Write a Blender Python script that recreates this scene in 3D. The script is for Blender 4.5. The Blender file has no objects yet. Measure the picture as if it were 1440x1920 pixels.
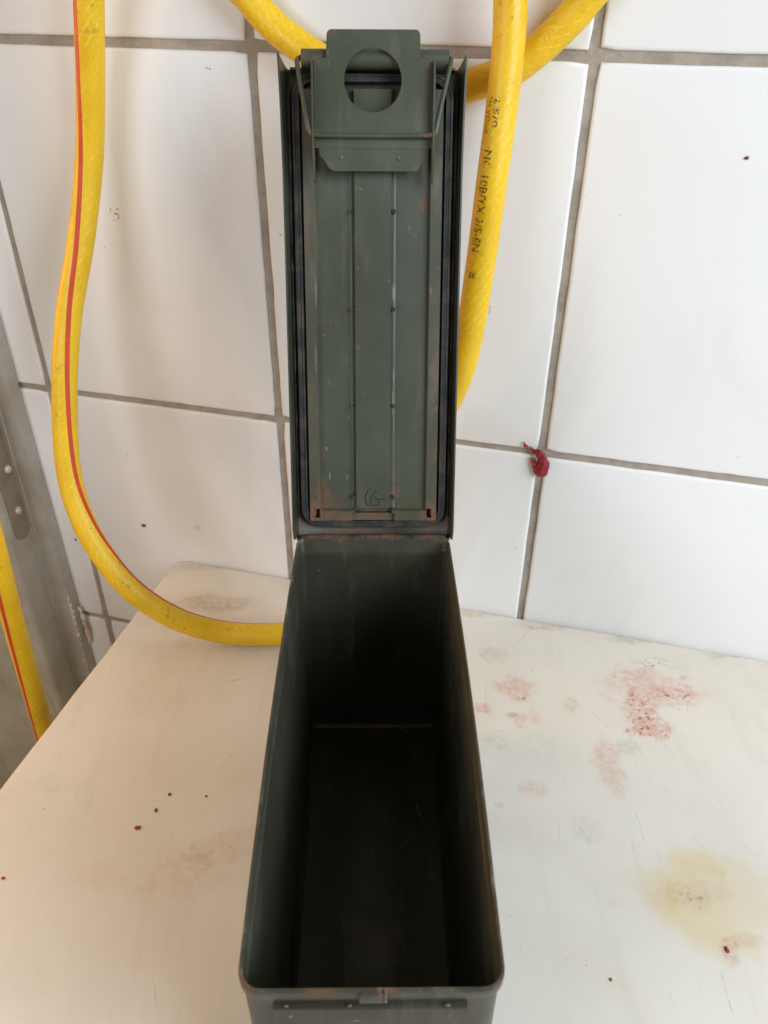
import bpy, bmesh, math, random
from mathutils import Vector, Matrix, noise

# ------------------------------------------------------------------ camera, light, exposure
SC = bpy.context.scene
COL = SC.collection
EYE = Vector((0.0014364, -0.1399549, 0.4835986))
cam_d = bpy.data.cameras.new('camera'); cam = bpy.data.objects.new('camera', cam_d); COL.objects.link(cam)
cam_d.sensor_fit = 'VERTICAL'; cam_d.sensor_height = 36.0; cam_d.sensor_width = 27.0
cam_d.lens = 1504.78 / 1920 * 36.0
cam_d.clip_start = 0.01; cam_d.clip_end = 50
rx = Vector((0.99994268, -0.00916756, 0.0055306)); ux = Vector((0.00059402, 0.56326687, 0.82627482)); fx = Vector((0.01069013, 0.82622417, -0.56324003))
cam.matrix_world = Matrix(((rx.x, ux.x, -fx.x, EYE.x), (rx.y, ux.y, -fx.y, EYE.y), (rx.z, ux.z, -fx.z, EYE.z), (0, 0, 0, 1)))
cam_d.dof.use_dof = True; cam_d.dof.focus_distance = 0.52; cam_d.dof.aperture_fstop = 17.0
SC.camera = cam

world = bpy.data.worlds.new('World'); SC.world = world; world.use_nodes = True
bg = world.node_tree.nodes['Background']; bg.inputs[0].default_value = (1.0, 0.71, 0.39, 1); bg.inputs[1].default_value = 0.27

def area(name, loc, target, size, power, color):
    l = bpy.data.lights.new(name, 'AREA'); l.shape = 'RECTANGLE'; l.size, l.size_y = size; l.energy = power; l.color = color
    o = bpy.data.objects.new(name, l); COL.objects.link(o); o.location = loc
    o.rotation_euler = (Vector(target) - Vector(loc)).to_track_quat('-Z', 'Y').to_euler()
    return o
# daylight through an opening to the front right, an added cool fill lamp at the front left, warm light bounced from the left; the room's own light is warm
area('daylight_opening', (0.95, -0.62, 0.90), (0.05, 0.3, 0.20), (0.9, 0.8), 25.8, (0.79, 0.90, 1.0))
area('warm_bounce', (-1.02, 0.50, 0.42), (-0.15, 0.15, 0.0), (0.5, 0.4), 5.6, (1.0, 0.54, 0.18))
area('front_left_fill', (-0.75, -0.45, 0.60), (-0.15, 0.15, 0.0), (0.6, 0.5), 4.7, (0.88, 0.91, 1.0))
SC.view_settings.view_transform = 'Standard'; SC.view_settings.look = 'None'
SC.view_settings.exposure = 0.0; SC.view_settings.gamma = 1.0; SC.view_settings.use_curve_mapping = False
SC.cycles.use_adaptive_sampling = True; SC.cycles.adaptive_threshold = 0.025; SC.cycles.adaptive_min_samples = 16; SC.cycles.max_bounces = 6; SC.cycles.diffuse_bounces = 4; SC.cycles.glossy_bounces = 3

R = random.Random(7)
# ------------------------------------------------------------------ measured layout
CAN_L, CAN_W, CAN_H, FLOOR_Z = 0.2731, 0.097, 0.1818, 0.0096
LS, LC = math.sin(0.3431), math.cos(0.3431)           # the lid leans back past upright
WTH, WD = -0.2633, 0.4231                              # wall heading and distance
WN = Vector((-math.sin(WTH), math.cos(WTH), 0)); WE = Vector((math.cos(WTH), math.sin(WTH), 0))
TW, TH, U0, V0 = 0.2183, 0.2715, -0.1960, 0.4400       # tile pitch and one joint crossing
def wp(u, v, off=0.0): return WN * (WD - off) + WE * u + Vector((0, 0, v))
def lp(x, t, n): return Vector((x, CAN_L + t * LS - n * LC, CAN_H + t * LC + n * LS))
STAINS = [
  ((0.219, 0.3186, 0.0261, 0.0218), (.60,.31,.23), 0.55, 0),
  ((0.2424, 0.3098, 0.0207, 0.0119), (.60,.31,.23), 0.5, 0),
  ((0.207, 0.2904, 0.0101, 0.0248), (.60,.31,.23), 0.5, 0),
  ((0.2104, 0.2729, 0.014, 0.0087), (.27,.03,.045), 0.95, 1),
  ((0.207, 0.2904, 0.0084, 0.0192), (.27,.03,.045), 0.7, 1),
  ((0.2408, 0.3087, 0.0103, 0.0084), (.27,.03,.045), 0.8, 1),
  ((0.235, 0.3439, 0.0207, 0.0065), (.27,.03,.045), 0.6, 1),
  ((0.2445, 0.2919, 0.005, 0.0052), (.27,.03,.045), 0.8, 1),
  ((0.2104, 0.2729, 0.0148, 0.0097), (.60,.31,.23), 0.7, 0),
  ((0.114, 0.3149, 0.0156, 0.0129), (.60,.31,.23), 0.6, 0),
  ((0.1178, 0.3086, 0.0052, 0.004), (.27,.03,.045), 0.8, 1),
  ((0.172, 0.2412, 0.0094, 0.0225), (.60,.31,.23), 0.5, 0),
  ((0.1714, 0.2258, 0.0054, 0.0085), (.60,.31,.23), 0.4, 1),
  ((0.1181, 0.2854, 0.0108, 0.007), (.60,.31,.23), 0.4, 0),
  ((0.1089, 0.2881, 0.005, 0.0027), (.36,.25,.14), 0.6, 0),
  ((0.1122, 0.2203, 0.0099, 0.0059), (.60,.31,.23), 0.4, 0),
  ((0.116, 0.2158, 0.0038, 0.0027), (.27,.03,.045), 0.5, 1),
  ((0.1557, 0.2961, 0.0054, 0.0073), (.45,.26,.12), 0.35, 0),
  ((0.0859, 0.2948, 0.0055, 0.0049), (.60,.31,.23), 0.7, 0),
  ((0.0872, 0.2064, 0.0037, 0.0026), (.60,.31,.23), 0.4, 0),
  ((0.1498, 0.1348, 0.0043, 0.0036), (.60,.31,.23), 0.3, 0),
  ((0.2121, 0.1362, 0.0375, 0.0294), (.62,.45,.13), 0.42, 2),
  ((0.2125, 0.1622, 0.0196, 0.0079), (.62,.45,.13), 0.28, 0),
  ((0.1814, 0.1399, 0.0088, 0.0201), (.62,.45,.13), 0.25, 2),
  ((0.2021, 0.1415, 0.0163, 0.0089), (.45,.26,.12), 0.3, 0),
  ((0.201, 0.138, 0.0087, 0.0044), (.36,.25,.14), 0.7, 1),
  ((0.2218, 0.154, 0.0048, 0.0054), (.62,.45,.13), 0.4, 0),
  ((0.2244, 0.1112, 0.0129, 0.0041), (.45,.26,.12), 0.3, 0),
  ((0.2117, 0.1065, 0.0051, 0.008), (.5,.13,.06), 0.4, 0),
  ((-0.152, 0.4222, 0.0322, 0.0114), (.36,.25,.14), 0.45, 0),
  ((-0.178, 0.4185, 0.0097, 0.006), (.62,.45,.13), 0.3, 0),
  ((-0.0983, 0.1708, 0.0316, 0.0101), (.45,.26,.12), 0.26, 0),
  ((-0.1217, 0.156, 0.024, 0.015), (.45,.26,.12), 0.2, 0),
  ((-0.0894, 0.1825, 0.0143, 0.0064), (.45,.26,.12), 0.22, 0),
  ((-0.1586, 0.3114, 0.0385, 0.0233), (.45,.26,.12), 0.12, 0),
  ((-0.1747, 0.1563, 0.0137, 0.0096), (.45,.26,.12), 0.14, 0),
  ((-0.1384, 0.3696, 0.0276, 0.008), (.36,.25,.14), 0.25, 0),
  ((0.0932, 0.2631, 0.0105, 0.0081), (.3,.31,.27), 0.18, 0),
  ((0.1441, 0.1885, 0.0087, 0.0108), (.3,.31,.27), 0.16, 0),
  ((0.1197, 0.257, 0.024, 0.0151), (.3,.31,.27), 0.12, 0),
  ((0.1015, 0.3539, 0.0109, 0.0077), (.36,.25,.14), 0.3, 0),
  ((0.1918, 0.2567, 0.008, 0.0061), (.3,.31,.27), 0.25, 0),
  ((-0.2282, 0.2256, 0.019, 0.0076), (.3,.31,.27), 0.12, 0),
  ((0.2552, 0.3736, 0.0559, 0.0063), (.36,.25,.14), 0.45, 0),
  ((0.1511, 0.391, 0.0237, 0.0056), (.36,.25,.14), 0.4, 0),
  ((0.3082, 0.3531, 0.0274, 0.0041), (.36,.25,.14), 0.4, 0),
  ((0.0959, 0.4068, 0.0241, 0.0044), (.36,.25,.14), 0.35, 0),
  ((-0.1302, 0.4758, 0.0569, 0.0042), (.36,.25,.14), 0.35, 0),
]
SCRATCHES = [
  (0.0904, 0.3106, 0.0199, -1.697, 0.4),
  (0.1325, 0.3781, 0.0243, -2.273, 0.45),
  (0.1629, 0.2959, 0.0102, -1.246, 0.5),
  (0.1760, 0.2827, 0.0154, -1.048, 0.5),
  (0.1815, 0.1884, 0.0157, -1.568, 0.5),
  (0.1876, 0.1667, 0.0082, -1.214, 0.4),
  (0.2017, 0.0833, 0.0153, -1.643, 0.55),
  (0.1412, 0.1868, 0.0120, -1.126, 0.5),
  (0.1988, 0.2520, 0.0131, -1.351, 0.4),
  (0.2132, 0.2073, 0.0197, -1.200, 0.3),
  (0.2208, 0.2530, 0.0093, -1.201, 0.35),
  (-0.1207, 0.3229, 0.0181, 0.327, 0.6),
  (-0.1036, 0.2525, 0.0249, 0.983, 0.45),
  (-0.1237, 0.0837, 0.0163, -1.195, 0.5),
  (0.1242, 0.1805, 0.0113, -1.835, 0.3),
  (-0.1100, 0.1598, 0.0188, 0.625, 0.25),
  (0.2338, 0.2693, 0.0165, -0.901, 0.3),
  (0.2508, 0.1709, 0.0102, -0.611, 0.3),
  (0.2173, 0.1769, 0.0091, -1.053, 0.3),
  (0.2904, 0.2735, 0.0112, -0.285, 0.3),
  (0.2218, 0.3056, 0.0083, -0.176, 0.3),
  (-0.1010, 0.3303, 0.0222, 0.340, 0.3),
  (-0.2278, 0.2190, 0.0128, 0.539, 0.25),
]
LIDRUST = [
  ((-0.0375, 0.2857, 0.1934), 0.006, 1),
  ((-0.0318, 0.2899, 0.205), 0.004, 0.8),
  ((-0.0337, 0.2928, 0.2132), 0.003, 0.5),
  ((0.0385, 0.2851, 0.1917), 0.007, 1),
  ((0.0336, 0.2863, 0.1951), 0.003, 0.6),
  ((0.012, 0.2899, 0.205), 0.0035, 0.8),
  ((0.012, 0.294, 0.2165), 0.0035, 0.35),
  ((-0.0034, 0.2827, 0.185), 0.009, 0.6),
  ((-0.0206, 0.2818, 0.1824), 0.011, 0.7),
  ((0.0345, 0.2827, 0.185), 0.006, 0.6),
  ((-0.0358, 0.2857, 0.1934), 0.01, 0.5),
  ((-0.0356, 0.346, 0.362), 0.003, 0.55),
  ((0.0305, 0.348, 0.3677), 0.0028, 0.9),
  ((-0.0326, 0.326, 0.3062), 0.0015, 0.8),
  ((0.0395, 0.3164, 0.2794), 0.004, 0.4),
  ((0.0387, 0.3303, 0.3181), 0.003, 0.3),
  ((-0.0337, 0.3065, 0.2515), 0.0025, 0.5),
  ((-0.048, 0.2822, 0.1834), 0.005, 0.5),
  ((-0.0341, 0.2986, 0.2294), 0.0035, 0.35),
  ((0.0479, 0.2827, 0.185), 0.004, 0.7),
  ((0.0001, 0.2848, 0.1907), 0.005, 0.5),
]
LATCHRUST = [
  ((-0.0332, 0.3449, 0.4065), 0.0025, 1),
  ((0.0317, 0.3432, 0.4048), 0.0025, 1),
  ((-0.0315, 0.36, 0.44), 0.003, 0.6),
  ((0.0328, 0.3595, 0.4386), 0.002, 0.9),
  ((-0.0391, 0.366, 0.442), 0.004, 0.8),
  ((-0.0317, 0.3403, 0.3936), 0.003, 0.4),
  ((-0.023, 0.3431, 0.3897), 0.0018, 0.5),
  ((0.0244, 0.3428, 0.3888), 0.0015, 0.6),
  ((-0.0226, 0.3636, 0.4531), 0.0025, 0.5),
]
LIDSCR=[
  ((-0.0102, 0.3213, 0.2929), (-0.0076, 0.3173, 0.2818)),
  ((0.0109, 0.324, 0.3004), (0.0093, 0.3218, 0.2944)),
  ((-0.0276, 0.2945, 0.2181), (-0.0273, 0.2928, 0.2132)),
  ((-0.03, 0.2999, 0.2332), (-0.0287, 0.2991, 0.231)),
  ((0.0114, 0.3334, 0.3268), (0.0134, 0.3292, 0.3151)),
  ((0.0093, 0.3191, 0.2869), (0.0103, 0.3164, 0.2794)),
  ((-0.0168, 0.294, 0.2165), (-0.0161, 0.2928, 0.2132)),
  ((-0.0, 0.3437, 0.3557), (0.0022, 0.3435, 0.3551)),
  ((-0.0088, 0.342, 0.3509), (-0.0085, 0.3418, 0.3503)),
  ((-0.0154, 0.3065, 0.2516), (-0.0148, 0.3059, 0.25)),
  ((-0.0022, 0.2992, 0.231), (-0.0032, 0.2986, 0.2294)),
  ((0.0126, 0.3164, 0.2794), (0.0127, 0.3132, 0.2702)),
  ((0.0124, 0.3132, 0.2702), (0.0121, 0.3054, 0.2484)),
  ((-0.034, 0.3344, 0.3295), (-0.0339, 0.326, 0.3062)),
  ((-0.0348, 0.3218, 0.2944), (-0.0346, 0.3131, 0.2701)),
]
WALLMARKS=[
  ((-0.1961, 0.491, 0.3318), 0.0045, (.42,.25,.06), 0.9, 1),
  ((-0.1948, 0.4907, 0.3253), 0.003, (.3,.15,.04), 0.9, 1),
  ((-0.1085, 0.4674, 0.4263), 0.0022, (.1,.1,.1), 0.7, 1),
  ((0.0821, 0.416, 0.2802), 0.004, (.2,.22,.25), 0.3, 1),
  ((0.122, 0.4053, 0.0745), 0.002, (.2,.18,.16), 0.8, 1),
  ((-0.1678, 0.4834, 0.0404), 0.003, (.6,.45,.4), 0.4, 0),
  ((-0.2248, 0.4987, 0.1133), 0.002, (.15,.12,.1), 0.8, 1),
  ((-0.3007, 0.5192, 0.0004), 0.003, (.05,.05,.05), 0.9, 1),
]


# ------------------------------------------------------------------ node helper
class NT:
    def __init__(s, name):
        s.m = bpy.data.materials.new(name); s.m.use_nodes = True; s.t = s.m.node_tree; s.t.nodes.clear()
        s.out = s.n('ShaderNodeOutputMaterial'); s.b = s.n('ShaderNodeBsdfPrincipled'); s.l(s.b.outputs[0], s.out.inputs[0])
        s.pos = s.n('ShaderNodeTexCoord').outputs['Object']
    def n(s, t, **k):
        o = s.t.nodes.new(t)
        for a, v in k.items(): setattr(o, a, v)
        return o
    def l(s, a, b): s.t.links.new(a, b)
    def put(s, sock, v):
        if isinstance(v, bpy.types.NodeSocket): s.l(v, sock)
        elif isinstance(v, (tuple, list)) and len(v) == 3 and len(sock.default_value) == 4: sock.default_value = (*v, 1)
        else: sock.default_value = v
    def f(s, op, a, b=0.0, c=None, clamp=False):
        o = s.n('ShaderNodeMath', operation=op); o.use_clamp = clamp; s.put(o.inputs[0], a); s.put(o.inputs[1], b)
        if c is not None: s.put(o.inputs[2], c)
        return o.outputs[0]
    def v(s, op, a, b=(0, 0, 0)):
        o = s.n('ShaderNodeVectorMath', operation=op); s.put(o.inputs[0], a); s.put(o.inputs[1], b)
        return o.outputs['Value'] if op in ('LENGTH', 'DISTANCE', 'DOT_PRODUCT') else o.outputs[0]
    def noise(s, scale, detail=4.0, rough=0.55, vec=None, dist=0.0, col=False):
        o = s.n('ShaderNodeTexNoise'); s.put(o.inputs['Vector'], vec or s.pos); s.put(o.inputs['Scale'], scale)
        o.inputs['Detail'].default_value = detail; o.inputs['Roughness'].default_value = rough; o.inputs['Distortion'].default_value = dist
        return o.outputs['Color'] if col else o.outputs['Fac']
    def ramp(s, x, a, b, lo=0.0, hi=1.0):
        o = s.n('ShaderNodeMapRange'); o.interpolation_type = 'SMOOTHSTEP'; s.put(o.inputs[0], x)
        for i, v in ((1, a), (2, b), (3, lo), (4, hi)): s.put(o.inputs[i], v)
        return o.outputs[0]
    def mix(s, fac, a, b):
        o = s.n('ShaderNodeMix', data_type='RGBA'); s.put(o.inputs[0], fac); s.put(o.inputs[6], a); s.put(o.inputs[7], b)
        return o.outputs[2]
    def map(s, loc=(0, 0, 0), rot=(0, 0, 0), scale=(1, 1, 1), vec=None, kind='POINT'):
        o = s.n('ShaderNodeMapping', vector_type=kind); s.put(o.inputs[0], vec or s.pos)
        o.inputs['Location'].default_value = loc; o.inputs['Rotation'].default_value = rot; o.inputs['Scale'].default_value = scale
        return o.outputs[0]
    def bump(s, h, strength=0.2, dist=0.001):
        o = s.n('ShaderNodeBump'); o.inputs['Strength'].default_value = strength; o.inputs['Distance'].default_value = dist
        s.put(o.inputs['Height'], h); s.l(o.outputs[0], s.b.inputs['Normal'])
    def set(s, **k):
        for a, v in k.items(): s.put(s.b.inputs[a.replace('_', ' ')], v)
        return s.m
    def blob(s, c, r, nz, soft=0.45, amp=0.9):
        """mask of an uneven spot: c centre, r radii, nz a shared noise that frays its edge"""
        d = s.v('SUBTRACT', s.pos, c)
        if isinstance(r, tuple): d = s.v('MULTIPLY', d, tuple(1 / q for q in r))
        else: d = s.v('SCALE', d); d.node.inputs['Scale'].default_value = 1 / r
        e = s.f('ADD', s.v('LENGTH', d), s.f('MULTIPLY', s.f('SUBTRACT', nz, 0.5), amp * 2))
        return s.ramp(e, 1 + soft, 1 - soft)

# ------------------------------------------------------------------ materials
def m_tile():
    t = NT('glazed_tile')
    vein = t.noise(5.5, 5, .6, t.map(rot=(0, .6, .2), scale=(1, 1, .35)), dist=1.2)
    big = t.noise(3.0, 2, .5)
    c = t.mix(t.ramp(vein, .50, .68, 0, .65), (.825, .832, .838), (.69, .70, .72))
    c = t.mix(t.ramp(big, .45, .75, 0, .35), c, (.765, .768, .765))
    nz = t.noise(420, 3); n2 = t.noise(330, 1, .4)
    sp = t.f('MULTIPLY', t.ramp(t.noise(260, 2, .5), .745, .78), t.ramp(t.noise(14, 2), .52, .62))
    c = t.mix(t.f('MULTIPLY', sp, .55), c, (.22, .2, .18))
    for p, r, col, o, k in WALLMARKS:
        m = t.blob(p, r, nz, .35, 1.1)
        if k: m = t.f('MULTIPLY', m, t.ramp(n2, .54, .62))
        c = t.mix(t.f('MULTIPLY', m, o), c, col)
    return t.set(Base_Color=c, Roughness=t.ramp(big, .3, .7, .24, .40), Specular_IOR_Level=.4)

def m_grout():
    t = NT('grout')
    c = t.mix(t.ramp(t.noise(60, 5, .65), .35, .7), (.40, .35, .295), (.29, .25, .21))
    c = t.mix(t.ramp(t.noise(9, 3), .55, .75, 0, .5), c, (.24, .205, .17))
    c = t.mix(t.ramp(t.noise(500, 2), .6, .75, 0, .4), c, (.5, .46, .4))
    t.bump(t.noise(380, 5, .7), .5, .0012)
    return t.set(Base_Color=c, Roughness=.92)

def m_marble():
    t = NT('worn_marble')
    cloud = t.noise(5, 5, .6, dist=.6)
    c = t.mix(t.ramp(cloud, .35, .7), (.715, .682, .618), (.645, .605, .53))
    diag = t.map(rot=(0, 0, .75), scale=(16, 2.5, 1))
    c = t.mix(t.ramp(t.noise(3.2, 5, .65, diag, .5), .52, .72, 0, .22), c, (.53, .51, .45))
    c = t.mix(t.ramp(t.noise(16, 4), .56, .8, 0, .35), c, (.62, .53, .39))
    n1 = t.noise(70, 3, .65); n4 = t.noise(330, 2, .45, dist=.6); n3 = t.noise(24, 3, .6)
    nA = t.noise(48, 4, .72, dist=.4); nB = t.noise(20, 5, .7, dist=.5); n5 = t.noise(170, 3, .65)
    for (x, y, rx_, ry_), col, o, k in STAINS:
        m = t.blob((x, y, 0), (rx_, ry_, 1.0), nA if rx_ < .03 else nB, .5, .9 if k == 2 else 1.5)
        m = t.f('MULTIPLY', m, t.ramp(n4, .56, .66) if k == 1 else t.ramp(n3, .3, .6, .6, 1.0) if k == 2 else t.ramp(n5, .36, .62, .35, 1.0))
        c = t.mix(t.f('MULTIPLY', m, o), c, col)
    for x, y, h, a, o in SCRATCHES:
        q = t.map((x, y, 0), (0, 0, a), kind='TEXTURE'); sep = t.n('ShaderNodeSeparateXYZ'); t.l(q, sep.inputs[0])
        yy = t.f('ABSOLUTE', t.f('ADD', sep.outputs[1], t.f('MULTIPLY', t.f('SUBTRACT', n1, .5), .0016)))
        m = t.f('MULTIPLY', t.ramp(yy, .00075, .0), t.ramp(t.f('ABSOLUTE', sep.outputs[0]), h, h * .6))
        c = t.mix(t.f('MULTIPLY', t.f('MULTIPLY', m, o * .8), t.ramp(n5, .38, .58, .1, 1)), c, (.33, .30, .25))
    # short faint knife marks and grit
    for a, th in ((.7, .70), (-.5, .715), (1.9, .71)):
        q = t.map(rot=(0, 0, a), scale=(260, 14, 1)); c = t.mix(t.ramp(t.noise(2.0, 2, .5, q), th, th + .05, 0, .22), c, (.35, .33, .29))
    sp = t.f('MULTIPLY', t.ramp(t.noise(300, 2, .5), .735, .765), t.ramp(t.noise(17, 2), .45, .6))
    c = t.mix(t.f('MULTIPLY', sp, .6), c, (.2, .15, .11))
    return t.set(Base_Color=c, Roughness=t.ramp(n3, .3, .7, .34, .55), Specular_IOR_Level=.4)

def m_paint(name, rust, base=(.062, .072, .055), scr=(), chip=.0, rough=(.34, .5), drt=.0, wear=None, film=False):
    t = NT(name)
    n1 = t.noise(160, 4, .65); n2 = t.noise(700, 4, .6)
    c = t.mix(t.ramp(t.noise(14, 4), .35, .7), base, tuple(q * .72 for q in base))
    c = t.mix(t.ramp(t.noise(30, 4, .6, t.map(scale=(3, 1, .5))), .54, .78, 0, .4), c, (.125, .125, .105))
    for a_, sc_ in ((.5, (500, 500, 16)), (-.9, (420, 420, 14))):        # hairline scratches
        c = t.mix(t.ramp(t.noise(1.0, 2, .5, t.map(rot=(.3, a_, 0), scale=sc_)), .735, .77, 0, .35), c, (.22, .22, .19))
    if drt: c = t.mix(t.ramp(t.noise(45, 5, .7), .5, .7, 0, drt), c, (.05, .035, .02))
    c = t.mix(t.ramp(t.noise(320, 2, .5), .755 - chip, .775 - chip, 0, .5), c, (.21, .205, .18))
    c = t.mix(t.ramp(t.noise(150, 4, .6, t.map(loc=(3, 1, 2))), .745 - chip, .765 - chip, 0, .8), c, (.16, .062, .025))
    for a, b in scr:
        a, b = Vector(a), Vector(b); mid = (a + b) / 2; h = max((b - a).length / 2, .0006)
        r = (max(abs(a.x - b.x) / 2, .00042), max(abs(a.y - b.y) / 2, .0016), max(abs(a.z - b.z) / 2, .0006))
        c = t.mix(t.f('MULTIPLY', t.blob(tuple(mid), r, n2, .5, .9), .42), c, (.30, .30, .26))
    if film:                                   # thin brown film of rust and grime creeping in from the plate's edges
        ax = t.n('ShaderNodeSeparateXYZ'); t.l(t.pos, ax.inputs[0])
        e = t.f('MAXIMUM', t.ramp(t.f('ABSOLUTE', ax.outputs[0]), .0300, .0395), t.ramp(ax.outputs[2], .215, .186))
        c = t.mix(t.f('MULTIPLY', e, t.ramp(t.noise(70, 6, .72), .42, .62, 0, .55)), c, (.105, .062, .036))
        c = t.mix(t.f('MULTIPLY', e, t.ramp(t.noise(38, 5, .7, t.map(scale=(1, 1, .3))), .50, .66, 0, .5)), c, (.16, .145, .115))
    if wear:                                   # bare, scuffed metal and rust along the rim
        sp = t.n('ShaderNodeSeparateXYZ'); t.l(t.pos, sp.inputs[0])
        edge = t.f('MULTIPLY', t.ramp(sp.outputs[2], wear, wear + .002), t.ramp(t.noise(55, 5, .7), .50, .66, 0, .75))
        c = t.mix(edge, c, t.mix(t.ramp(t.noise(28, 3), .48, .56), (.20, .19, .165), (.15, .06, .03)))
        c = t.mix(t.ramp(t.noise(1.2, 4, .6, t.map(scale=(60, 6, 260))), .60, .72, 0, .25), c, (.12, .115, .09))
    rm = 0.0
    for p, r, o in rust:
        m = t.f('MULTIPLY', t.blob(p, r * 1.1, n1, .7, 1.3), t.f('MULTIPLY', t.ramp(n2, .36, .6, .25, 1), o))
        c = t.mix(m, c, t.mix(n2, (.21, .085, .038), (.10, .05, .03)))
        rm = t.f('MAXIMUM', rm, m)
    t.bump(t.f('ADD', t.noise(900, 2), t.f('MULTIPLY', t.noise(60, 3), 2)), .08, .0006)
    ro = t.ramp(t.noise(20, 4), .3, .7, *rough)
    return t.set(Base_Color=c, Roughness=t.f('ADD', ro, t.f('MULTIPLY', rm, .4), clamp=True), Specular_IOR_Level=.5)

def m_rubber():
    t = NT('gasket_rubber')
    c = t.mix(t.ramp(t.noise(90, 5, .7), .4, .7), (.011, .012, .013), (.026, .026, .026))
    c = t.mix(t.ramp(t.noise(90, 5, .7), .44, .66, 0, .75), c, (.060, .047, .034))
    t.bump(t.noise(500, 3), .15, .0006)
    return t.set(Base_Color=c, Roughness=t.ramp(t.noise(40, 3), .3, .7, .5, .75))

def m_simple(name, c1, c2, scale, rough, bump=.1, metallic=0.0, bd=.0006):
    t = NT(name)
    c = t.mix(t.ramp(t.noise(scale, 5, .65), .35, .68), c1, c2)
    if bump: t.bump(t.noise(scale * 5, 4), bump, bd)
    return t.set(Base_Color=c, Roughness=t.ramp(t.noise(scale * .6, 4), .3, .7, rough * .8, min(1, rough * 1.2)), Metallic=metallic)

def m_hose():
    t = NT('yellow_hose_rubber')
    uv = t.n('ShaderNodeTexCoord').outputs['UV']; sep = t.n('ShaderNodeSeparateXYZ'); t.l(uv, sep.inputs[0])
    u, l = sep.outputs[0], sep.outputs[1]
    wob = t.f('MULTIPLY', t.f('SUBTRACT', t.noise(150, 2), .5), .9)
    def lines(sg, n, k, w0, w1):
        p = t.f('FRACT', t.f('ADD', t.f('ADD', t.f('MULTIPLY', u, n), t.f('MULTIPLY', l, sg * k)), wob))
        return t.ramp(t.f('ABSOLUTE', t.f('SUBTRACT', p, .5)), w0, w1)
    a = lines(1, 10, 120, .16, .02); b = lines(-1, 10, 120, .09, .01)
    brd = t.f('MAXIMUM', t.f('MULTIPLY', a, t.ramp(t.noise(330, 2), .40, .60)), t.f('MULTIPLY', b, t.ramp(t.noise(260, 2), .42, .66, 0, .8)))
    fade = t.ramp(t.noise(26, 3), .35, .65, .35, 1)
    c = t.mix(t.ramp(t.noise(22, 4), .35, .7), (.80, .51, .010), (.72, .43, .006))
    c = t.mix(t.f('MULTIPLY', t.f('MULTIPLY', brd, fade), .5), c, (.95, .76, .13))
    dirt = t.f('MULTIPLY', t.ramp(t.noise(130, 5, .7), .57, .70), t.ramp(t.noise(10, 3), .42, .60))
    c = t.mix(t.f('MULTIPLY', dirt, .55), c, (.16, .10, .03))
    c = t.mix(t.f('MULTIPLY', t.ramp(t.noise(420, 2), .73, .76), .7), c, (.08, .05, .02))
    c = t.mix(t.ramp(t.noise(11, 4), .55, .8, 0, .4), c, (.45, .25, .03))
    t.bump(t.f('ADD', t.f('MULTIPLY', brd, .8), t.noise(300, 3)), .22, .0006)
    return t.set(Base_Color=c, Roughness=t.ramp(t.noise(60, 3), .3, .7, .36, .55), Subsurface_Weight=.12, Subsurface_Radius=(.004, .002, .0004), Subsurface_Scale=1.0)

def m_ink():
    t = NT('worn_print_ink')
    t.set(Base_Color=(.09, .05, .015), Roughness=.6)
    tr = t.n('ShaderNodeBsdfTransparent'); mx = t.n('ShaderNodeMixShader')
    t.put(mx.inputs[0], t.ramp(t.noise(650, 3, .6), .39, .54, 0, .95))
    t.l(tr.outputs[0], mx.inputs[1]); t.l(t.b.outputs[0], mx.inputs[2]); t.l(mx.outputs[0], t.out.inputs[0])
    return t.m

def m_galv():
    t = NT('galvanised_steel')
    v = t.n('ShaderNodeTexVoronoi'); v.inputs['Scale'].default_value = 90; t.l(t.map(scale=(1, 1, .6)), v.inputs['Vector'])
    c = t.mix(t.ramp(t.noise(14, 5, .65), .35, .7), (.50, .50, .47), (.38, .36, .315))
    c = t.mix(t.f('MULTIPLY', v.outputs['Distance'], .35), c, (.5, .5, .48))
    c = t.mix(t.ramp(t.noise(35, 5, .7, t.map(scale=(1, 1, .2))), .56, .75, 0, .42), c, (.19, .155, .11))
    c = t.mix(t.ramp(t.noise(200, 3), .70, .74, 0, .4), c, (.5, .5, .48))
    t.bump(t.noise(30, 3), .06, .002)
    return t.set(Base_Color=c, Roughness=t.ramp(t.noise(50, 4), .3, .7, .42, .65), Metallic=.45)

MT, MG, MM = m_tile(), m_grout(), m_marble()
M_LID = m_paint('olive_paint_lid', LIDRUST, scr=LIDSCR, base=(.058, .069, .047), film=True)
M_TRAY = m_paint('olive_paint_lid_tray', [r for r in LIDRUST], base=(.040, .046, .034), chip=.03, drt=.65)
M_LATCH = m_paint('olive_paint_latch', LATCHRUST, base=(.061, .073, .049))
M_BODY = m_paint('olive_paint_body', [((-.0515, -.000, .1795), .006, .8), ((-.018, .0, .182), .005, .7), ((.006, .0, .181), .003, .8), ((.05, .0, .181), .004, .4)], base=(.044, .044, .030), chip=.012, rough=(.34, .5), wear=.1792)
M_HINGE = m_paint('rusty_hinge_paint', [((x * .012, CAN_L + .0028, CAN_H - .003), .007, .7) for x in (-3, -2, 0, 1, 3)], base=(.030, .032, .026), chip=.03, drt=.6)
M_FLOOR = m_paint('shaded_grimy_floor_paint', [], base=(.021, .032, .021), rough=(.4, .6), drt=.3); M_RUB = m_rubber(); M_HOSE = m_hose(); M_INK = m_ink(); M_GALV = m_galv()  # floor sheet colour carries the shade inside the can, plus mottled grime
M_RED = m_simple('red_stripe', (.62, .055, .015), (.50, .05, .02), 60, .5)
M_PENCIL = m_simple('pencil', (.014, .015, .014), (.03, .03, .028), 900, .5, 0)
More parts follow.
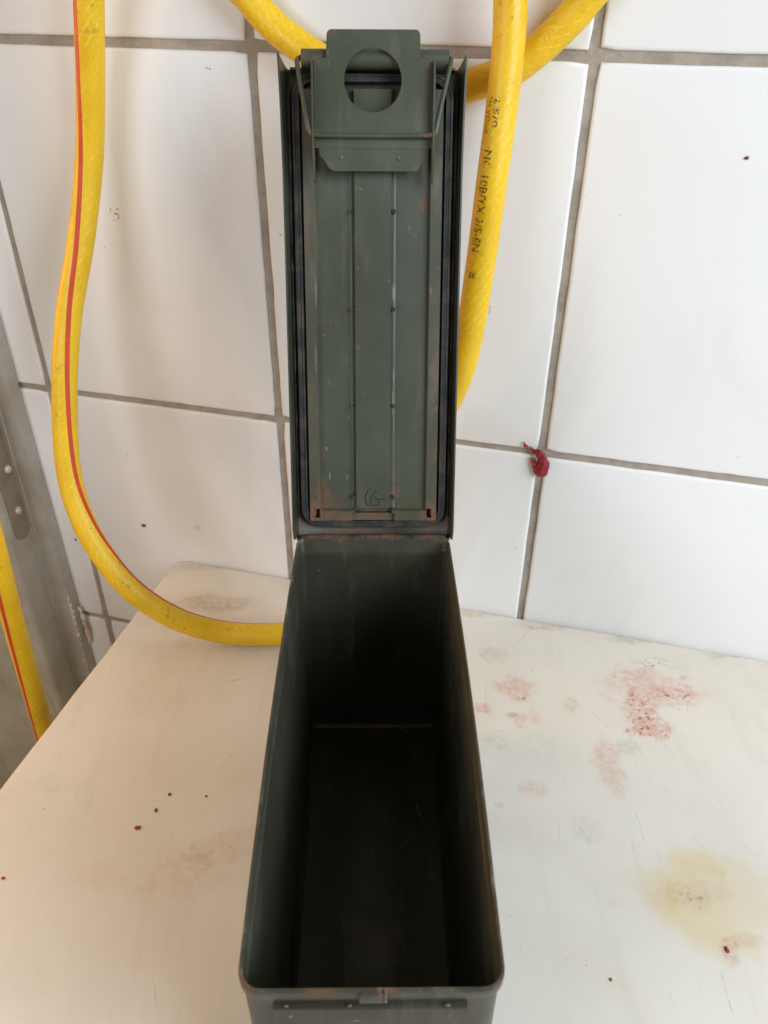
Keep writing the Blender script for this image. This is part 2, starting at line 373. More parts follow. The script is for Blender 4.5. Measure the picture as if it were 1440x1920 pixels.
M_DARK = m_simple('rusty_painted_hole', (.012, .01, .008), (.03, .018, .01), 800, .7)
M_STRAW = m_simple('dry_straw', (.30, .26, .19), (.2, .16, .11), 200, .7)
M_MORTAR = m_simple('mortar', (.60, .44, .31), (.72, .67, .60), 55, .95, .7, bd=.002)
M_SCRAP = m_simple('wet_red_flesh', (.36, .016, .032), (.15, .010, .016), 260, .4, .6)
M_BRN = m_simple('brown_crumb', (.22, .075, .02), (.10, .035, .012), 500, .6)
M_STEEL = m_simple('rivet_edge_glint_steel', (.66, .66, .63), (.46, .45, .42), 90, .4, .1, .3)
M_BRKT = m_simple('dull_zinc_plate', (.30, .26, .20), (.22, .185, .135), 40, .55, .15, .3)
M_WELD = m_simple('scuffed_metal', (.16, .14, .12), (.09, .08, .07), 400, .45, .3, .3)

# ------------------------------------------------------------------ mesh helpers
def build(name, bm, mat, parent=None, smooth=35, loc=None):
    bmesh.ops.remove_doubles(bm, verts=bm.verts, dist=1e-6)
    bmesh.ops.recalc_face_normals(bm, faces=bm.faces)
    me = bpy.data.meshes.new(name); bm.to_mesh(me); bm.free()
    me.materials.append(mat)
    if smooth:
        me.shade_smooth(); me.set_sharp_from_angle(angle=math.radians(smooth))
    o = bpy.data.objects.new(name, me); COL.objects.link(o); adopt(o, parent)
    return o
def adopt(o, parent):
    if parent:
        o.parent = parent
        if parent.type == 'EMPTY': o.matrix_parent_inverse = Matrix.Translation(parent.location).inverted()
def tag(o, label=None, cat=None, group=None, kind=None):
    for k, v in (('label', label), ('category', cat), ('group', group), ('kind', kind)):
        if v: o[k] = v
    return o
def thing(name, loc, label, cat, group=None):
    o = bpy.data.objects.new(name, None); COL.objects.link(o); o.location = loc; o.empty_display_size = .03
    return tag(o, label, cat, group)
def loft(bm, loops, closed=True, cap0=False, cap1=False):
    vs = [[bm.verts.new(p) for p in lp_] for lp_ in loops]
    n = len(vs[0])
    for a, b in zip(vs, vs[1:]):
        for i in range(n if closed else n - 1):
            j = (i + 1) % n; bm.faces.new((a[i], a[j], b[j], b[i]))
    if cap0: bm.faces.new(vs[0][::-1])
    if cap1: bm.faces.new(vs[-1])
    return vs
def box(bm, f, a, b, bev=0.0):
    """box between corners a and b, taken through the map f"""
    t = bmesh.new(); bmesh.ops.create_cube(t, size=1)
    c = [(p + q) / 2 for p, q in zip(a, b)]; s = [abs(q - p) for p, q in zip(a, b)]
    for v in t.verts: v.co = Vector(c[i] + v.co[i] * s[i] for i in range(3))
    if bev: bmesh.ops.bevel(t, geom=t.edges[:], offset=bev, segments=2, affect='EDGES', profile=.6)
    vm = {v: bm.verts.new(f(*v.co)) for v in t.verts}
    for q in t.faces: bm.faces.new([vm[v] for v in q.verts])
    t.free()
ident = lambda x, y, z: Vector((x, y, z))
def spline(pts, step=.004, rad=None):
    """Catmull-Rom through pts; returns points and the parameter index of each"""
    P = [Vector(p) for p in pts]; P = [P[0] * 2 - P[1]] + P + [P[-1] * 2 - P[-2]]
    out, par = [], []
    for i in range(1, len(P) - 2):
        n = max(2, int((P[i + 1] - P[i]).length / step))
        for k in range(n):
            t = k / n; a, b, c, d = P[i - 1:i + 3]
            out.append(.5 * ((2 * b) + (c - a) * t + (2 * a - 5 * b + 4 * c - d) * t * t + (3 * b - a - 3 * c + d) * t ** 3)); par.append(i - 1 + t)
    out.append(P[-2]); par.append(len(pts) - 1.0)
    return out, par
def lerp_list(v, t):
    i = min(int(t), len(v) - 2); return v[i] + (v[i + 1] - v[i]) * (t - i)
def tube(bm, pts, rad, sides=10, flat=None, caps=True):
    """sweep of circles; rad a number or one per point; flat=(vector, factor) squashes along a vector"""
    n = len(pts); loops = []; up = None
    for i, p in enumerate(pts):
        T = (pts[min(i + 1, n - 1)] - pts[max(i - 1, 0)]).normalized()
        if up is None: up = T.orthogonal().normalized()
        up = (up - T * up.dot(T)).normalized(); s = T.cross(up)
        r = rad[i] if isinstance(rad, (list, tuple)) else rad
        ring = []
        for k in range(sides):
            a = 2 * math.pi * k / sides; q = (up * math.cos(a) + s * math.sin(a)) * r
            if flat: q = q - flat[0] * q.dot(flat[0]) * (1 - flat[1])
            ring.append(p + q)
        loops.append(ring)
    loft(bm, loops, True, caps, caps)
def rr(hw, y0, y1, r, seg=6, bulge=0.0, side=10, rear=None):
    """rounded rectangle in plan, anticlockwise, the long sides bowed out by bulge"""
    out = []
    r_front, r_rear = r, r if rear is None else rear
    for cx, cy, a0 in ((hw - r_rear, y1 - r_rear, 0), (-hw + r_rear, y1 - r_rear, 90), (-hw + r, y0 + r, 180), (hw - r, y0 + r, 270)):
        r = r_rear if a0 < 180 else r_front
        for k in range(seg + 1):
            a = math.radians(a0 + 90 * k / seg); out.append([cx + r * math.cos(a), cy + r * math.sin(a)])
        nx = {0: None, 90: (-hw, y1 - r_rear, y0 + r_front), 180: None, 270: (hw, y0 + r_front, y1 - r_rear)}[a0]
        if nx:
            for k in range(1, side): out.append([nx[0], nx[1] + (nx[2] - nx[1]) * k / side])
    for q in out: q[0] += math.copysign(bulge * max(0, math.sin(math.pi * (q[1] - y0) / (y1 - y0))), q[0]) * min(1, abs(q[0]) / (hw * .8))
    return out

# ------------------------------------------------------------------ setting: tiled wall
bm = bmesh.new()
box(bm, lambda u, v, o: wp(u, v, o), (-1.1, -.62, -.03), (.75, .95, -.0022))
wall = tag(build('wall', bm, MG, None, 0), 'white tiled wall with grey brown grout joints', None, None, 'structure')
JOINT = .0062
for i in range(-4, 4):
    for j in range(-2, 4):
        u0, u1 = U0 + i * TW + JOINT / 2, U0 + (i + 1) * TW - JOINT / 2
        v1, v0 = V0 - j * TH - JOINT / 2, V0 - (j + 1) * TH + JOINT / 2
        if u1 > .74: continue
        cu, cv = (u0 + u1) / 2, (v0 + v1) / 2
        dr = R.uniform(-.0018, .0018); du, dv = R.uniform(-.0006, .0006), R.uniform(-.0006, .0006); lift = R.uniform(-.0003, .0003)
        N = 22; outl = []
        cs = [(u0, v0), (u1, v0), (u1, v1), (u0, v1)]
        for q in range(4):
            a, b = cs[q], cs[(q + 1) % 4]; ln_ = math.hypot(b[0] - a[0], b[1] - a[1])
            for k in range(N):
                s = k / N; x, y = a[0] + (b[0] - a[0]) * s, a[1] + (b[1] - a[1]) * s
                nz = noise.noise(Vector((x * 60 + i * 9, y * 60 + j * 7, q * 5))) * .0004 + max(0, noise.noise(Vector((x * 190, y * 190, q + i))) - .35) * .0012
                nx, ny = (b[1] - a[1]) / ln_, -(b[0] - a[0]) / ln_
                cr = .0012 * max(0, 1 - min(s, 1 - s) * ln_ / .004)     # corners slightly rounded
                x, y = x - nx * (nz + cr), y - ny * (nz + cr)
                x, y = x + du - (y - cv) * dr, y + dv + (x - cu) * dr
                outl.append((x, y))
        def ring(ins, off):
            w, h = (u1 - u0) / 2, (v1 - v0) / 2
            return [wp(cu + (x - cu) * (1 - ins / w), cv + (y - cv) * (1 - ins / h), off + lift) for x, y in outl]
        bm = bmesh.new()
        loft(bm, [ring(0, -.006), ring(0, -.0014), ring(.0005, -.0006), ring(.0013, -.00015), ring(.0026, 0)], True, False, True)
        build('tile', bm, MT, wall, 40)

# ------------------------------------------------------------------ marble counter
def cnt(ins, z):
    x0, x1, q0, q1, r = -.3145 + ins, .62 - ins, .0008 + ins, .66 - ins, .010
    out = []
    for cx, cq, a0 in ((x1 - r, q1 - r, 0), (x0 + r, q1 - r, 90), (x0 + r, q0 + r, 180), (x1 - r, q0 + r, 270)):
        for k in range(7):
            a = math.radians(a0 + 15 * k); p = wp(cx + r * math.cos(a), z, cq + r * math.sin(a)); out.append(p)
        if a0 == 90:
            for k in range(1, 40):
                q = q1 - r + (q0 - q1 + 2 * r) * k / 40
                out.append(wp(x0 + .0009 * noise.noise(Vector((q * 25, z * 40, 0))), z, q))
    return out
bm = bmesh.new()
loft(bm, [cnt(.003, -.032), cnt(0, -.029), cnt(0, -.0045), cnt(.0008, -.0018), cnt(.0028, -.0003), cnt(.005, 0)], True, True, True)
counter = tag(build('marble_counter', bm, MM, None, 40), 'stained white marble counter slab carrying the green ammunition can', 'counter')

# ------------------------------------------------------------------ galvanised door rail on the left
rail = thing('door_rail', wp(-.45, -.6, .02), 'galvanised steel door rail standing upright left of the marble counter', 'rail')
def strip(name, prof, mat, z0=-.6, z1=.9, thick=.0016, parent=rail):
    bm = bmesh.new(); rows = [[wp(u, z0 + (z1 - z0) * k / 24, q) for u, q in prof] for k in range(25)]
    loft(bm, rows, False)
    bmesh.ops.recalc_face_normals(bm, faces=bm.faces)
    bmesh.ops.solidify(bm, geom=bm.faces[:], thickness=thick)
    return build(name, bm, mat, parent, 30)
prof = [(-.4455, .0008), (-.4462, .0085), (-.4472, .0100), (-.4490, .0108), (-.4600, .0110), (-.4622, .0116), (-.4632, .0135), (-.4634, .0150)]
channel = strip('channel', prof, M_GALV)
for uu, qq, rr0 in ((-.4466, .0096, .0011), (-.4640, .0150, .0009), (-.4662, .0445, .0010)):
    pts, _ = spline([wp(uu + .0002 * math.sin(k * 2.1), -.6 + .15 * k, qq) for k in range(11)], .03); bm = bmesh.new(); tube(bm, pts, rr0, 8); build('folded_edge_glint', bm, M_STEEL, rail, 60)  # beads in lighter steel paint the light caught along the folds
web = strip('web', [(-.4650, .0140), (-.4652, .0420), (-.4660, .0440), (-.4680, .0452), (-.60, .0455), (-.95, .046)], M_GALV)
# riveted bracket plate on the web
def webf(q, v, h): return wp(-.4650 + h, v, q)
bm = bmesh.new(); pts = []
q0, q1, v0, v1, r = .0165, .0385, .0035 + .012, .30, .010
for cq, cv_, a0 in ((q1 - .004, v1, 0), (q0 + .004, v1, 90), (q0 + r, v0 + r, 180), (q1 - r, v0 + r, 270)):
    rad = r if a0 >= 180 else .004
    for k in range(6):
        a = math.radians(a0 + 18 * k); pts.append((cq + rad * math.cos(a), cv_ + rad * math.sin(a)))
loft(bm, [[webf(q, v, .0006) for q, v in pts], [webf(q, v, .0026) for q, v in pts], [webf(.0275 + (q - .0275) * .94, v, .0032) for q, v in pts]], True, False, True)
plate = build('bracket_plate', bm, M_BRKT, rail, 30)
for vv, qq in ((.0925, .0245), (.0475, .0268)):
    bm = bmesh.new(); loops = []
    for rr_, h in ((.0042, .0031), (.0041, .0042), (.0031, .0054), (.0016, .0060)):
        loops.append([webf(qq + rr_ * math.cos(a * math.pi / 6), vv + rr_ * math.sin(a * math.pi / 6), h) for a in range(12)])
    loft(bm, loops, True, False, True); build('rivet', bm, M_STEEL, plate, 50)
# crumbling mortar left on the channel edge
def lump(name, path, rads, mat, parent, seed, flat=None, sides=9, amp=.35, step=.003, fq=260):
    pts, par = spline(path, step); bm = bmesh.new(); rd = [lerp_list(rads, t) for t in par]
    tube(bm, pts, rd, sides, flat)
    for v in bm.verts:
        v.co += noise.noise_vector(v.co * fq + Vector((seed, 0, 0))) * amp * (sum(rads) / len(rads))
    return build(name, bm, mat, parent, 60)
lump('mortar_residue', [wp(-.4465, -.062, .0100), wp(-.4470, -.085, .0110), wp(-.4475, -.110, .0110), wp(-.4480, -.14, .0108), wp(-.4483, -.19, .0112), wp(-.448, -.24, .0105)], [.0008, .0020, .0023, .0020, .0018, .0010], M_MORTAR, rail, 3, (WN, .5), 12, 1.3, .0012, 520)
lump('mortar_residue', [wp(-.4420, -.088, .005), wp(-.4400, -.105, .005), wp(-.4395, -.125, .0045), wp(-.4415, -.142, .004)], [.0010, .0026, .0028, .0009], M_MORTAR, rail, 9, (WN, .35), 12, 1.3, .0012, 520)

# ------------------------------------------------------------------ ammunition can
can = thing('ammo_can', (0, CAN_L / 2, 0), 'narrow dark green steel ammunition can standing open on marble, lid thrown back', 'ammo can')
hw = CAN_W / 2
bm = bmesh.new()
def dent(x, y, z):
    a = .0007 if .006 < z < .172 else .00022 if z > .172 else 0
    d = noise.noise(Vector((x * 14 + 3, y * 16, z * 16))) * a + noise.noise(Vector((x * 40, y * 55, z * 45 + 7))) * a * .35
    return Vector((x + math.copysign(d, x) * min(1, abs(x) / .04), y + (d if abs(y - CAN_L / 2) > CAN_L * .48 else 0), z))
def bl(ins, z, r=.0088): return [dent(x, y, z) for x, y in rr(hw - ins, ins, CAN_L - ins, r - min(ins, .006), 6, .0014 * min(1, z / .12), 10, max(.0012, .0052 - min(ins, .004)))]
loft(bm, [bl(.004, .0003), bl(.0022, .0015), bl(.0014, .004), *[bl(.0014, .02 + .0186 * k) for k in range(9)], bl(.0013, .1744), bl(.0004, .1750), bl(0, .1757), bl(-.0001, .1800), bl(.0001, .1813), bl(.0005, .1818), bl(.0011, .1818), bl(.0015, .1813), bl(.0016, .1750), bl(.0026, .1738), *[bl(.0027, .1688 - .0186 * k) for k in range(9)], bl(.0027, .014), bl(.0042, .0108), bl(.0060, FLOOR_Z)], True, True, False)
body = build('body', bm, M_BODY, can, 40)
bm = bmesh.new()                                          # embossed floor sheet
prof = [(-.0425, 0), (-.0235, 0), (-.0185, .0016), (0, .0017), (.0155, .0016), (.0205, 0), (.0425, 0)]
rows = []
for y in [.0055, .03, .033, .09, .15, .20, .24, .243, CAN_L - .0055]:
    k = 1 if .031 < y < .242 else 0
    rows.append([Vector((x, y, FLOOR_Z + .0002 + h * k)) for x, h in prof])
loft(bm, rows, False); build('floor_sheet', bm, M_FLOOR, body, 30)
bm = bmesh.new()                                          # keeper plate spot-welded to the front
box(bm, ident, (-.0362, -.0011, .118), (.0350, .0018, .1708), .0007)
keeper = build('keeper_plate', bm, M_BODY, body, 30)
for x, z in ((-.031, .1718), (-.008, .1717), (.0275, .1716), (-.03, .166), (.028, .166), (-.006, .1625)):
    bm = bmesh.new(); bmesh.ops.create_uvsphere(bm, u_segments=10, v_segments=6, radius=R.uniform(.0007, .0012))
    for v in bm.verts: v.co = Vector((x + v.co.x * 1.2, (-.0003 if z > .17 else -.0012) + v.co.y * .5, z + v.co.z * .8))
    build('spot_weld', bm, M_WELD, keeper, 60)
bm = bmesh.new(); box(bm, ident, (-.0045, -.0013, .1752), (.0042, .0003, .1812), .0005); build('rim_patch', bm, M_BODY, body, 30)
bm = bmesh.new(); box(bm, ident, (.0044, -.0011, .1748), (.0056, .0012, .1822), .0004); build('rim_seam', bm, M_WELD, body, 30)
# hinge along the rear rim
bm = bmesh.new()
for k in range(9):
    x0 = -.0435 + k * .0097
    y, z = CAN_L + .0028, CAN_H - .0026
    tube(bm, [Vector((x0, y, z)), Vector((x0 + .0093, y, z))], .0034 if k % 2 else .0031, 12)
tube(bm, [Vector((-.0462, CAN_L + .0028, CAN_H - .0026)), Vector((.0462, CAN_L + .0028, CAN_H - .0026))], .0027, 12)
box(bm, ident, (-.0442, CAN_L - .0004, .150), (.0442, CAN_L + .0008, CAN_H - .0042), .0003)
build('hinge', bm, M_HINGE, can, 40)

# ---- lid
bm = bmesh.new()
prof = [(-.0512, 0), (-.0508, -.004), (-.0500, -.009), (-.0492, -.0118), (-.0476, -.0130), (.0476, -.0130), (.0492, -.0118), (.0500, -.009), (.0508, -.004), (.0512, 0)]
rows = []
for t in [-.0012, .005, .03, .08, .13, .18, .22, .25, .265, 1]:
    row = []
    for x, n in prof:
        te = (.2779 + n * .42) if t == 1 else t
        fl = .0014 * max(0, (te - .2) / .078) ** 2 * (1 + n / .013)      # tips bent outwards
        if t < 0: x *= .99
        row.append(lp(x + math.copysign(fl, x) if n > -.0125 else x, te, n if t > .003 else n * .85 - .0006))
    rows.append(row)
loft(bm, rows, False)
bmesh.ops.recalc_face_normals(bm, faces=bm.faces); bmesh.ops.solidify(bm, geom=bm.faces[:], thickness=.0010)
box(bm, lp, (-.0490, -.0022, -.0125), (.0490, -.0008, -.0014), .0005)
box(bm, lp, (-.0462, .2708, -.0125), (.0462, .2720, -.0045), .0004)
lid = build('lid', bm, M_TRAY, can, 35)
tag(lid, 'lid leaning back, its rusty inside facing the viewer')
# black sealing gasket round the inside
path = rr(.0436, .0076, .2672, .0105, 6, 0, 14); n = len(path); loops = []
for i, (x, t) in enumerate(path):
    a, b = path[i - 1], path[(i + 1) % n]; dx, dt = b[0] - a[0], b[1] - a[1]; q = math.hypot(dx, dt); nx, nt = dt / q, -dx / q
    w = 1 + .06 * noise.noise(Vector((x * 90, t * 90, 0)))
    loops.append([lp(x + nx * o * w, t + nt * o * w, h + .0003 * noise.noise(Vector((x * 150, t * 60, 4)))) for o, h in ((-.0023, -.0118), (-.0023, -.0066), (-.0019, -.0060), (-.0009, -.0060), (-.0004, -.0065), (.0004, -.0065), (.0009, -.0060), (.0019, -.0061), (.0023, -.0068), (.0023, -.0118))])
loops.append(loops[0]); bm = bmesh.new(); loft(bm, loops, False); build('gasket', bm, M_RUB, lid, 40)
# ridge of old sealant between gasket and skirt
for sx in (-1, 1):
    pts, par = spline([lp(sx * .0478, .012 + .025 * k, -.0098) for k in range(11)], .003); bm = bmesh.new()
    tube(bm, [p + noise.noise_vector(p * 300) * .0004 for p in pts], [.0011 + .0005 * noise.noise(p * 220) for p in pts], 6); build('sealant_bead', bm, M_RUB, lid, 60)
# pressed retaining plate with two recessed channels
def pl_n(x, t):
    ax = abs(x)
    if ax > .0402 or t < .0102 or t > .2612: return -.0118
    if t < .0150 and ax < .0128: return -.0068                         # step below the centre strip
    if t < .0184 and ax < .0118: return -.0112
    if .0122 < t < .0180 and .0338 < ax < .0372 - (t - .0122) * .18: return -.0112         # rust-eaten corner holes
    if ax < .0108: return -.0046
    if t < .0168: return -.0048                                        # end tabs
    if ax > .0352: return -.0050
    if .0135 <= ax <= .0326 and t > .0186: return -.0082
    return -.0050 if ax > .0326 else -.0078
xs = [0, .004, .0106, .0108, .0117, .0119, .0127, .0135, .0137, .020, .028, .0326, .0335, .0337, .0352, .0371, .0373, .0395, .0401, .0406]
xs = [-x for x in xs[:0:-1]] + xs
ts = [.0098, .0103, .0108, .0121, .0123, .0135, .0149, .0151, .0160, .0167, .0179, .0181, .0183, .0186, .0192, .0250] + [.04 + .02 * k for k in range(11)] + [.2500, .2606, .2611, .2616]
bm = bmesh.new()
loft(bm, [[lp(x, t, pl_n(x, t) + .00025 * noise.noise(Vector((x * 60, t * 25, 0)))) for x in xs] for t in ts], False)
plate_in = build('retaining_plate', bm, M_LID, lid, 32)
for sx, tt in ((-1, (.1965, .1413, .0833, .0260)), (1, (.1966, .1413, .0833, .0253))):
    for t in tt:
        bm = bmesh.new(); x = sx * (.0121 if sx > 0 else .0118); rr_ = R.uniform(.0009, .0012) * (1.25 if t < .05 else 1)
        ring = lambda q, h: [lp(x + q * math.cos(a * math.pi / 5), t + q * 1.15 * math.sin(a * math.pi / 5), h) for a in range(10)]
        loft(bm, [ring(rr_, -.0070), ring(rr_, -.0044), ring(rr_ * .6, -.0048)], True, False, True)
        build('vent_hole_disc', bm, M_DARK, plate_in, 0)  # dark disc painted in for the shade of an open hole
# pencilled initials at the foot of the centre strip
def pen(mm): return [lp(x * .001, t * .001, -.0044) for x, t in mm]      # millimetres on the plate
for st in ([(-0.96, 31.82), (-3.27, 29.97), (-4.79, 26.54), (-4.85, 23.24), (-3.27, 21.00), (-0.30, 20.47), (2.67, 20.86), (3.66, 22.71), (2.47, 24.43), (0.69, 25.88)], [(2.87, 29.97), (0.03, 27.99), (-1.49, 25.22), (-1.29, 21.59)], [(0.69, 25.88), (3.66, 24.43), (6.30, 24.69), (8.61, 24.03)]):
    pts, par = spline(pen(st), .0004); bm = bmesh.new(); tube(bm, pts, .00021, 6); build('pencil_mark', bm, M_PENCIL, plate_in, 60)

# ---- latch folded over the open end of the lid
PN = .0062
def fill(bm, outer, hole, f0, f1):
    t = bmesh.new()
    for lp_ in (outer, hole):
        if not lp_: continue
        vs = [t.verts.new((x, y, 0)) for x, y in lp_]
        for i in range(len(vs)): t.edges.new((vs[i], vs[(i + 1) % len(vs)]))
    bmesh.ops.triangle_fill(t, use_beauty=True, edges=t.edges[:])
    a = {v: bm.verts.new(f0(v.co.x, v.co.y)) for v in t.verts}; b = {v: bm.verts.new(f1(v.co.x, v.co.y)) for v in t.verts}
    for q in t.faces:
        bm.faces.new([a[v] for v in q.verts]); bm.faces.new([b[v] for v in reversed(q.verts[:])])
    for e in t.edges:
        if len(e.link_faces) == 1: p, q = e.verts; bm.faces.new((a[p], a[q], b[q], b[p]))
    t.free()
def corner(cx, cy, r, a0, n=5): return [(cx + r * math.cos(math.radians(a0 + 90 * k / n)), cy + r * math.sin(math.radians(a0 + 90 * k / n))) for k in range(n + 1)]
outl = [(-.0320, .2285), (.0328, .2285), (.0328, .2725), (.0262, .2740)] + corner(.0258 - .0026, .2878 - .0026, .0026, 0) + corner(-.0248 + .0026, .2878 - .0026, .0026, 90) + [(-.0254, .2740), (-.0320, .2725)]
hole = [(.0002 + .0158 * math.cos(a * math.pi / 24), .2628 + .0160 * math.sin(a * math.pi / 24)) for a in range(48)]
bm = bmesh.new()
fill(bm, outl, hole, lambda x, y: lp(x, y, PN), lambda x, y: lp(x, y, PN - .0012))
lipo = [(-.0300, .2287), (-.0298, .2252), (-.0280, .2236), (-.0262, .2210), (-.0243, .2182), (-.0215, .2170), (.0240, .2170), (.0258, .2180), (.0272, .2208), (.0288, .2236), (.0308, .2252), (.0310, .2287)]
ben = lambda y: PN - .0003 - (.2287 - y) * .22
fill(bm, lipo, None, lambda x, y: lp(x, y, ben(y)), lambda x, y: lp(x, y, ben(y) - .0012))
latch = build('latch', bm, M_LATCH, can, 25)
tag(latch, 'latch plate with a round finger hole folded over the lid')
for x0 in (-.0333, .0331):
    bm = bmesh.new(); po = [(.2725, PN - .002), (.2725, PN + .0022), (.2690, PN + .0048), (.2600, PN + .0058), (.2450, PN + .0056), (.2385, PN + .0042), (.2330, PN + .0056), (.2260, PN + .0046), (.2170, PN + .0010), (.2118, PN - .0030), (.2110, PN - .0052), (.2150, PN - .0050), (.2230, PN - .0026), (.2290, PN - .002)]
    fill(bm, po, None, lambda a, b: lp(x0 + .0003 * noise.noise(Vector((a * 200, 0, x0))), a, b), lambda a, b: lp(x0 + .0011 + .0003 * noise.noise(Vector((a * 200, 0, x0))), a, b))
    build('side_flange', bm, M_LATCH, latch, 25)
for x, t in ((-.0178, .2240), (.0145, .2240)):
    bm = bmesh.new(); bmesh.ops.create_uvsphere(bm, u_segments=12, v_segments=7, radius=.0013)
    M3 = [v.co.copy() for v in bm.verts]
    for v, q in zip(bm.verts, M3): v.co = lp(x + q.x * .8, t + q.y * 1.3, ben(t) - .0001 + q.z * .45)
    build('dimple', bm, M_LATCH, latch, 60)
bm = bmesh.new()
pts, par = spline([lp(-.0385, .2757, -.0005), lp(-.0405, .2750, .0005), lp(-.0414, .2725, .0022), lp(-.0394, .2610, .0055), lp(-.0365, .2445, .0088), lp(-.0354, .2378, .0096), lp(-.0337, .2350, .0097), lp(-.0290, .2346, .0094), lp(0, .2345, .0083), lp(.0290, .2346, .0094), lp(.0336, .2350, .0097), lp(.0350, .2374, .0096), lp(.0364, .2445, .0088), lp(.0402, .2610, .0055), lp(.0430, .2725, .0022), lp(.0430, .2752, .0005), lp(.0415, .2757, -.0005)], .0012)
tube(bm, pts, .00135, 10); build('wire_bail', bm, M_LATCH, latch, 60)
bm = bmesh.new(); tb = []
for r, x in ((.0030, -.0392), (.0050, -.0392), (.0050, .0420), (.0030, .0420)):
    tb.append([lp(x, .2752 + r * math.cos(a * math.pi / 9), -.0012 + r * math.sin(a * math.pi / 9)) for a in range(18)])
loft(bm, tb, True, True, True); build('pivot_tube', bm, M_LATCH, lid, 40)

# ------------------------------------------------------------------ yellow hose, one run with its upper turns above the picture
HR = .0095
HP = [  # x, y, z, twist of the red stripe (degrees)
 (-.334, .409, -.45, 80), (-.3339, .409, -.2251, 70), (-.3335, .4089, -.17, 66), (-.3311, .4083, -.1106, 58), (-.3257, .4068, -.0021, 40), (-.3186, .4049, .0991, 30), (-.320, .408, .20, 40), (-.328, .408, .35, 60), (-.318, .415, .50, 90), (-.260, .425, .60, 120), (-.180, .430, .625, 150), (-.118, .446, .56, 170),
 (-.0870, .4490, .4815, 180), (-.0772, .4465, .4681, 180), (-.0643, .4441, .4543, 180), (-.0464, .4393, .4418, 180), (-.0198, .4321, .4279, 180), (.0136, .4236, .4192, 180), (.0431, .4157, .4191, 180), (.0652, .4097, .4248, 180), (.0832, .4048, .4324, 180), (.0973, .4010, .4433, 180), (.1105, .3970, .4562, 180), (.1198, .3940, .4679, 180),
 (.1262, .3907, .4829, 185), (.128, .388, .54, 195), (.10, .388, .62, 210), (.02, .405, .68, 230), (-.08, .435, .67, 260), (-.150, .452, .60, 285), (-.171, .455, .53, 292),
 (-.1745, .4545, .4810, 297), (-.1792, .4570, .4560, 300), (-.1878, .4640, .4195, 308), (-.1989, .4655, .3696, 324), (-.2123, .4550, .3173, 342), (-.2281, .4388, .2630, 362), (-.2379, .4215, .2054, 375), (-.2411, .4045, .1484, 390), (-.2324, .3908, .1090, 408), (-.2144, .3783, .0768, 423), (-.1936, .3712, .0509, 430), (-.1646, .3698, .0262, 437), (-.1277, .3686, .0127, 446), (-.0914, .3680, .0102, 455), (-.0735, .3703, .0098, 460),
 (-.040, .3735, .0098, 470), (-.008, .3790, .0120, 490), (.012, .3850, .045, 510), (.022, .3890, .100, 530), (.030, .3890, .150, 540),
 (.0397, .3860, .1925, 540), (.0522, .3806, .2217, 540), (.0602, .3753, .2491, 540), (.0649, .3730, .2811, 540), (.0691, .3729, .3310, 540), (.0722, .3752, .3754, 540), (.0755, .3805, .4155, 540), (.0770, .3843, .4450, 540), (.0764, .3865, .4679, 540), (.0749, .3869, .4874, 540), (.070, .386, .56, 540), (.03, .392, .64, 540), (-.03, .41, .70, 540)]
hp, hpar = spline([p[:3] for p in HP], .004)
htw = [math.radians(lerp_list([p[3] for p in HP], t)) for t in hpar]
hlen = [0.0]
for a, b in zip(hp, hp[1:]): hlen.append(hlen[-1] + (b - a).length)
def hframe(i):
    T = (hp[min(i + 1, len(hp) - 1)] - hp[max(i - 1, 0)]).normalized()
    V = EYE - hp[i]; V = (V - T * V.dot(T)).normalized()
    return V, V.cross(T)
HF = [hframe(i) for i in range(len(hp))]
def hpt(i, ang, r): V, S = HF[i]; return hp[i] + (V * math.cos(ang) + S * math.sin(ang)) * r
SIDES = 26
bm = bmesh.new(); uvl = bm.loops.layers.uv.new('UVMap'); vs = []
for i in range(len(hp)):
    vs.append([bm.verts.new(hpt(i, htw[i] + 2 * math.pi * k / SIDES, HR)) for k in range(SIDES)])
for i in range(len(hp) - 1):
    for k in range(SIDES):
        f = bm.faces.new((vs[i][k], vs[i][(k + 1) % SIDES], vs[i + 1][(k + 1) % SIDES], vs[i + 1][k]))
        for lo_, (uu, ii) in zip(f.loops, ((k, i), (k + 1, i), (k + 1, i + 1), (k, i + 1))): lo_[uvl].uv = (uu / SIDES, hlen[ii])
bm.faces.new(vs[0][::-1]); bm.faces.new(vs[-1])
hose = tag(build('garden_hose', bm, M_HOSE, None, 60), 'yellow braided hose with red stripe hanging down the wall and looping behind the can', 'hose')
bm = bmesh.new(); SW = .185
loft(bm, [[hpt(i, htw[i] + a, HR + h) for a, h in ((-SW, -.0001), (-SW * .9, .00022), (0, .00026), (SW * .9, .00022), (SW, -.0001))] for i in range(len(hp))], False)
build('stripe', bm, M_RED, hose, 60)
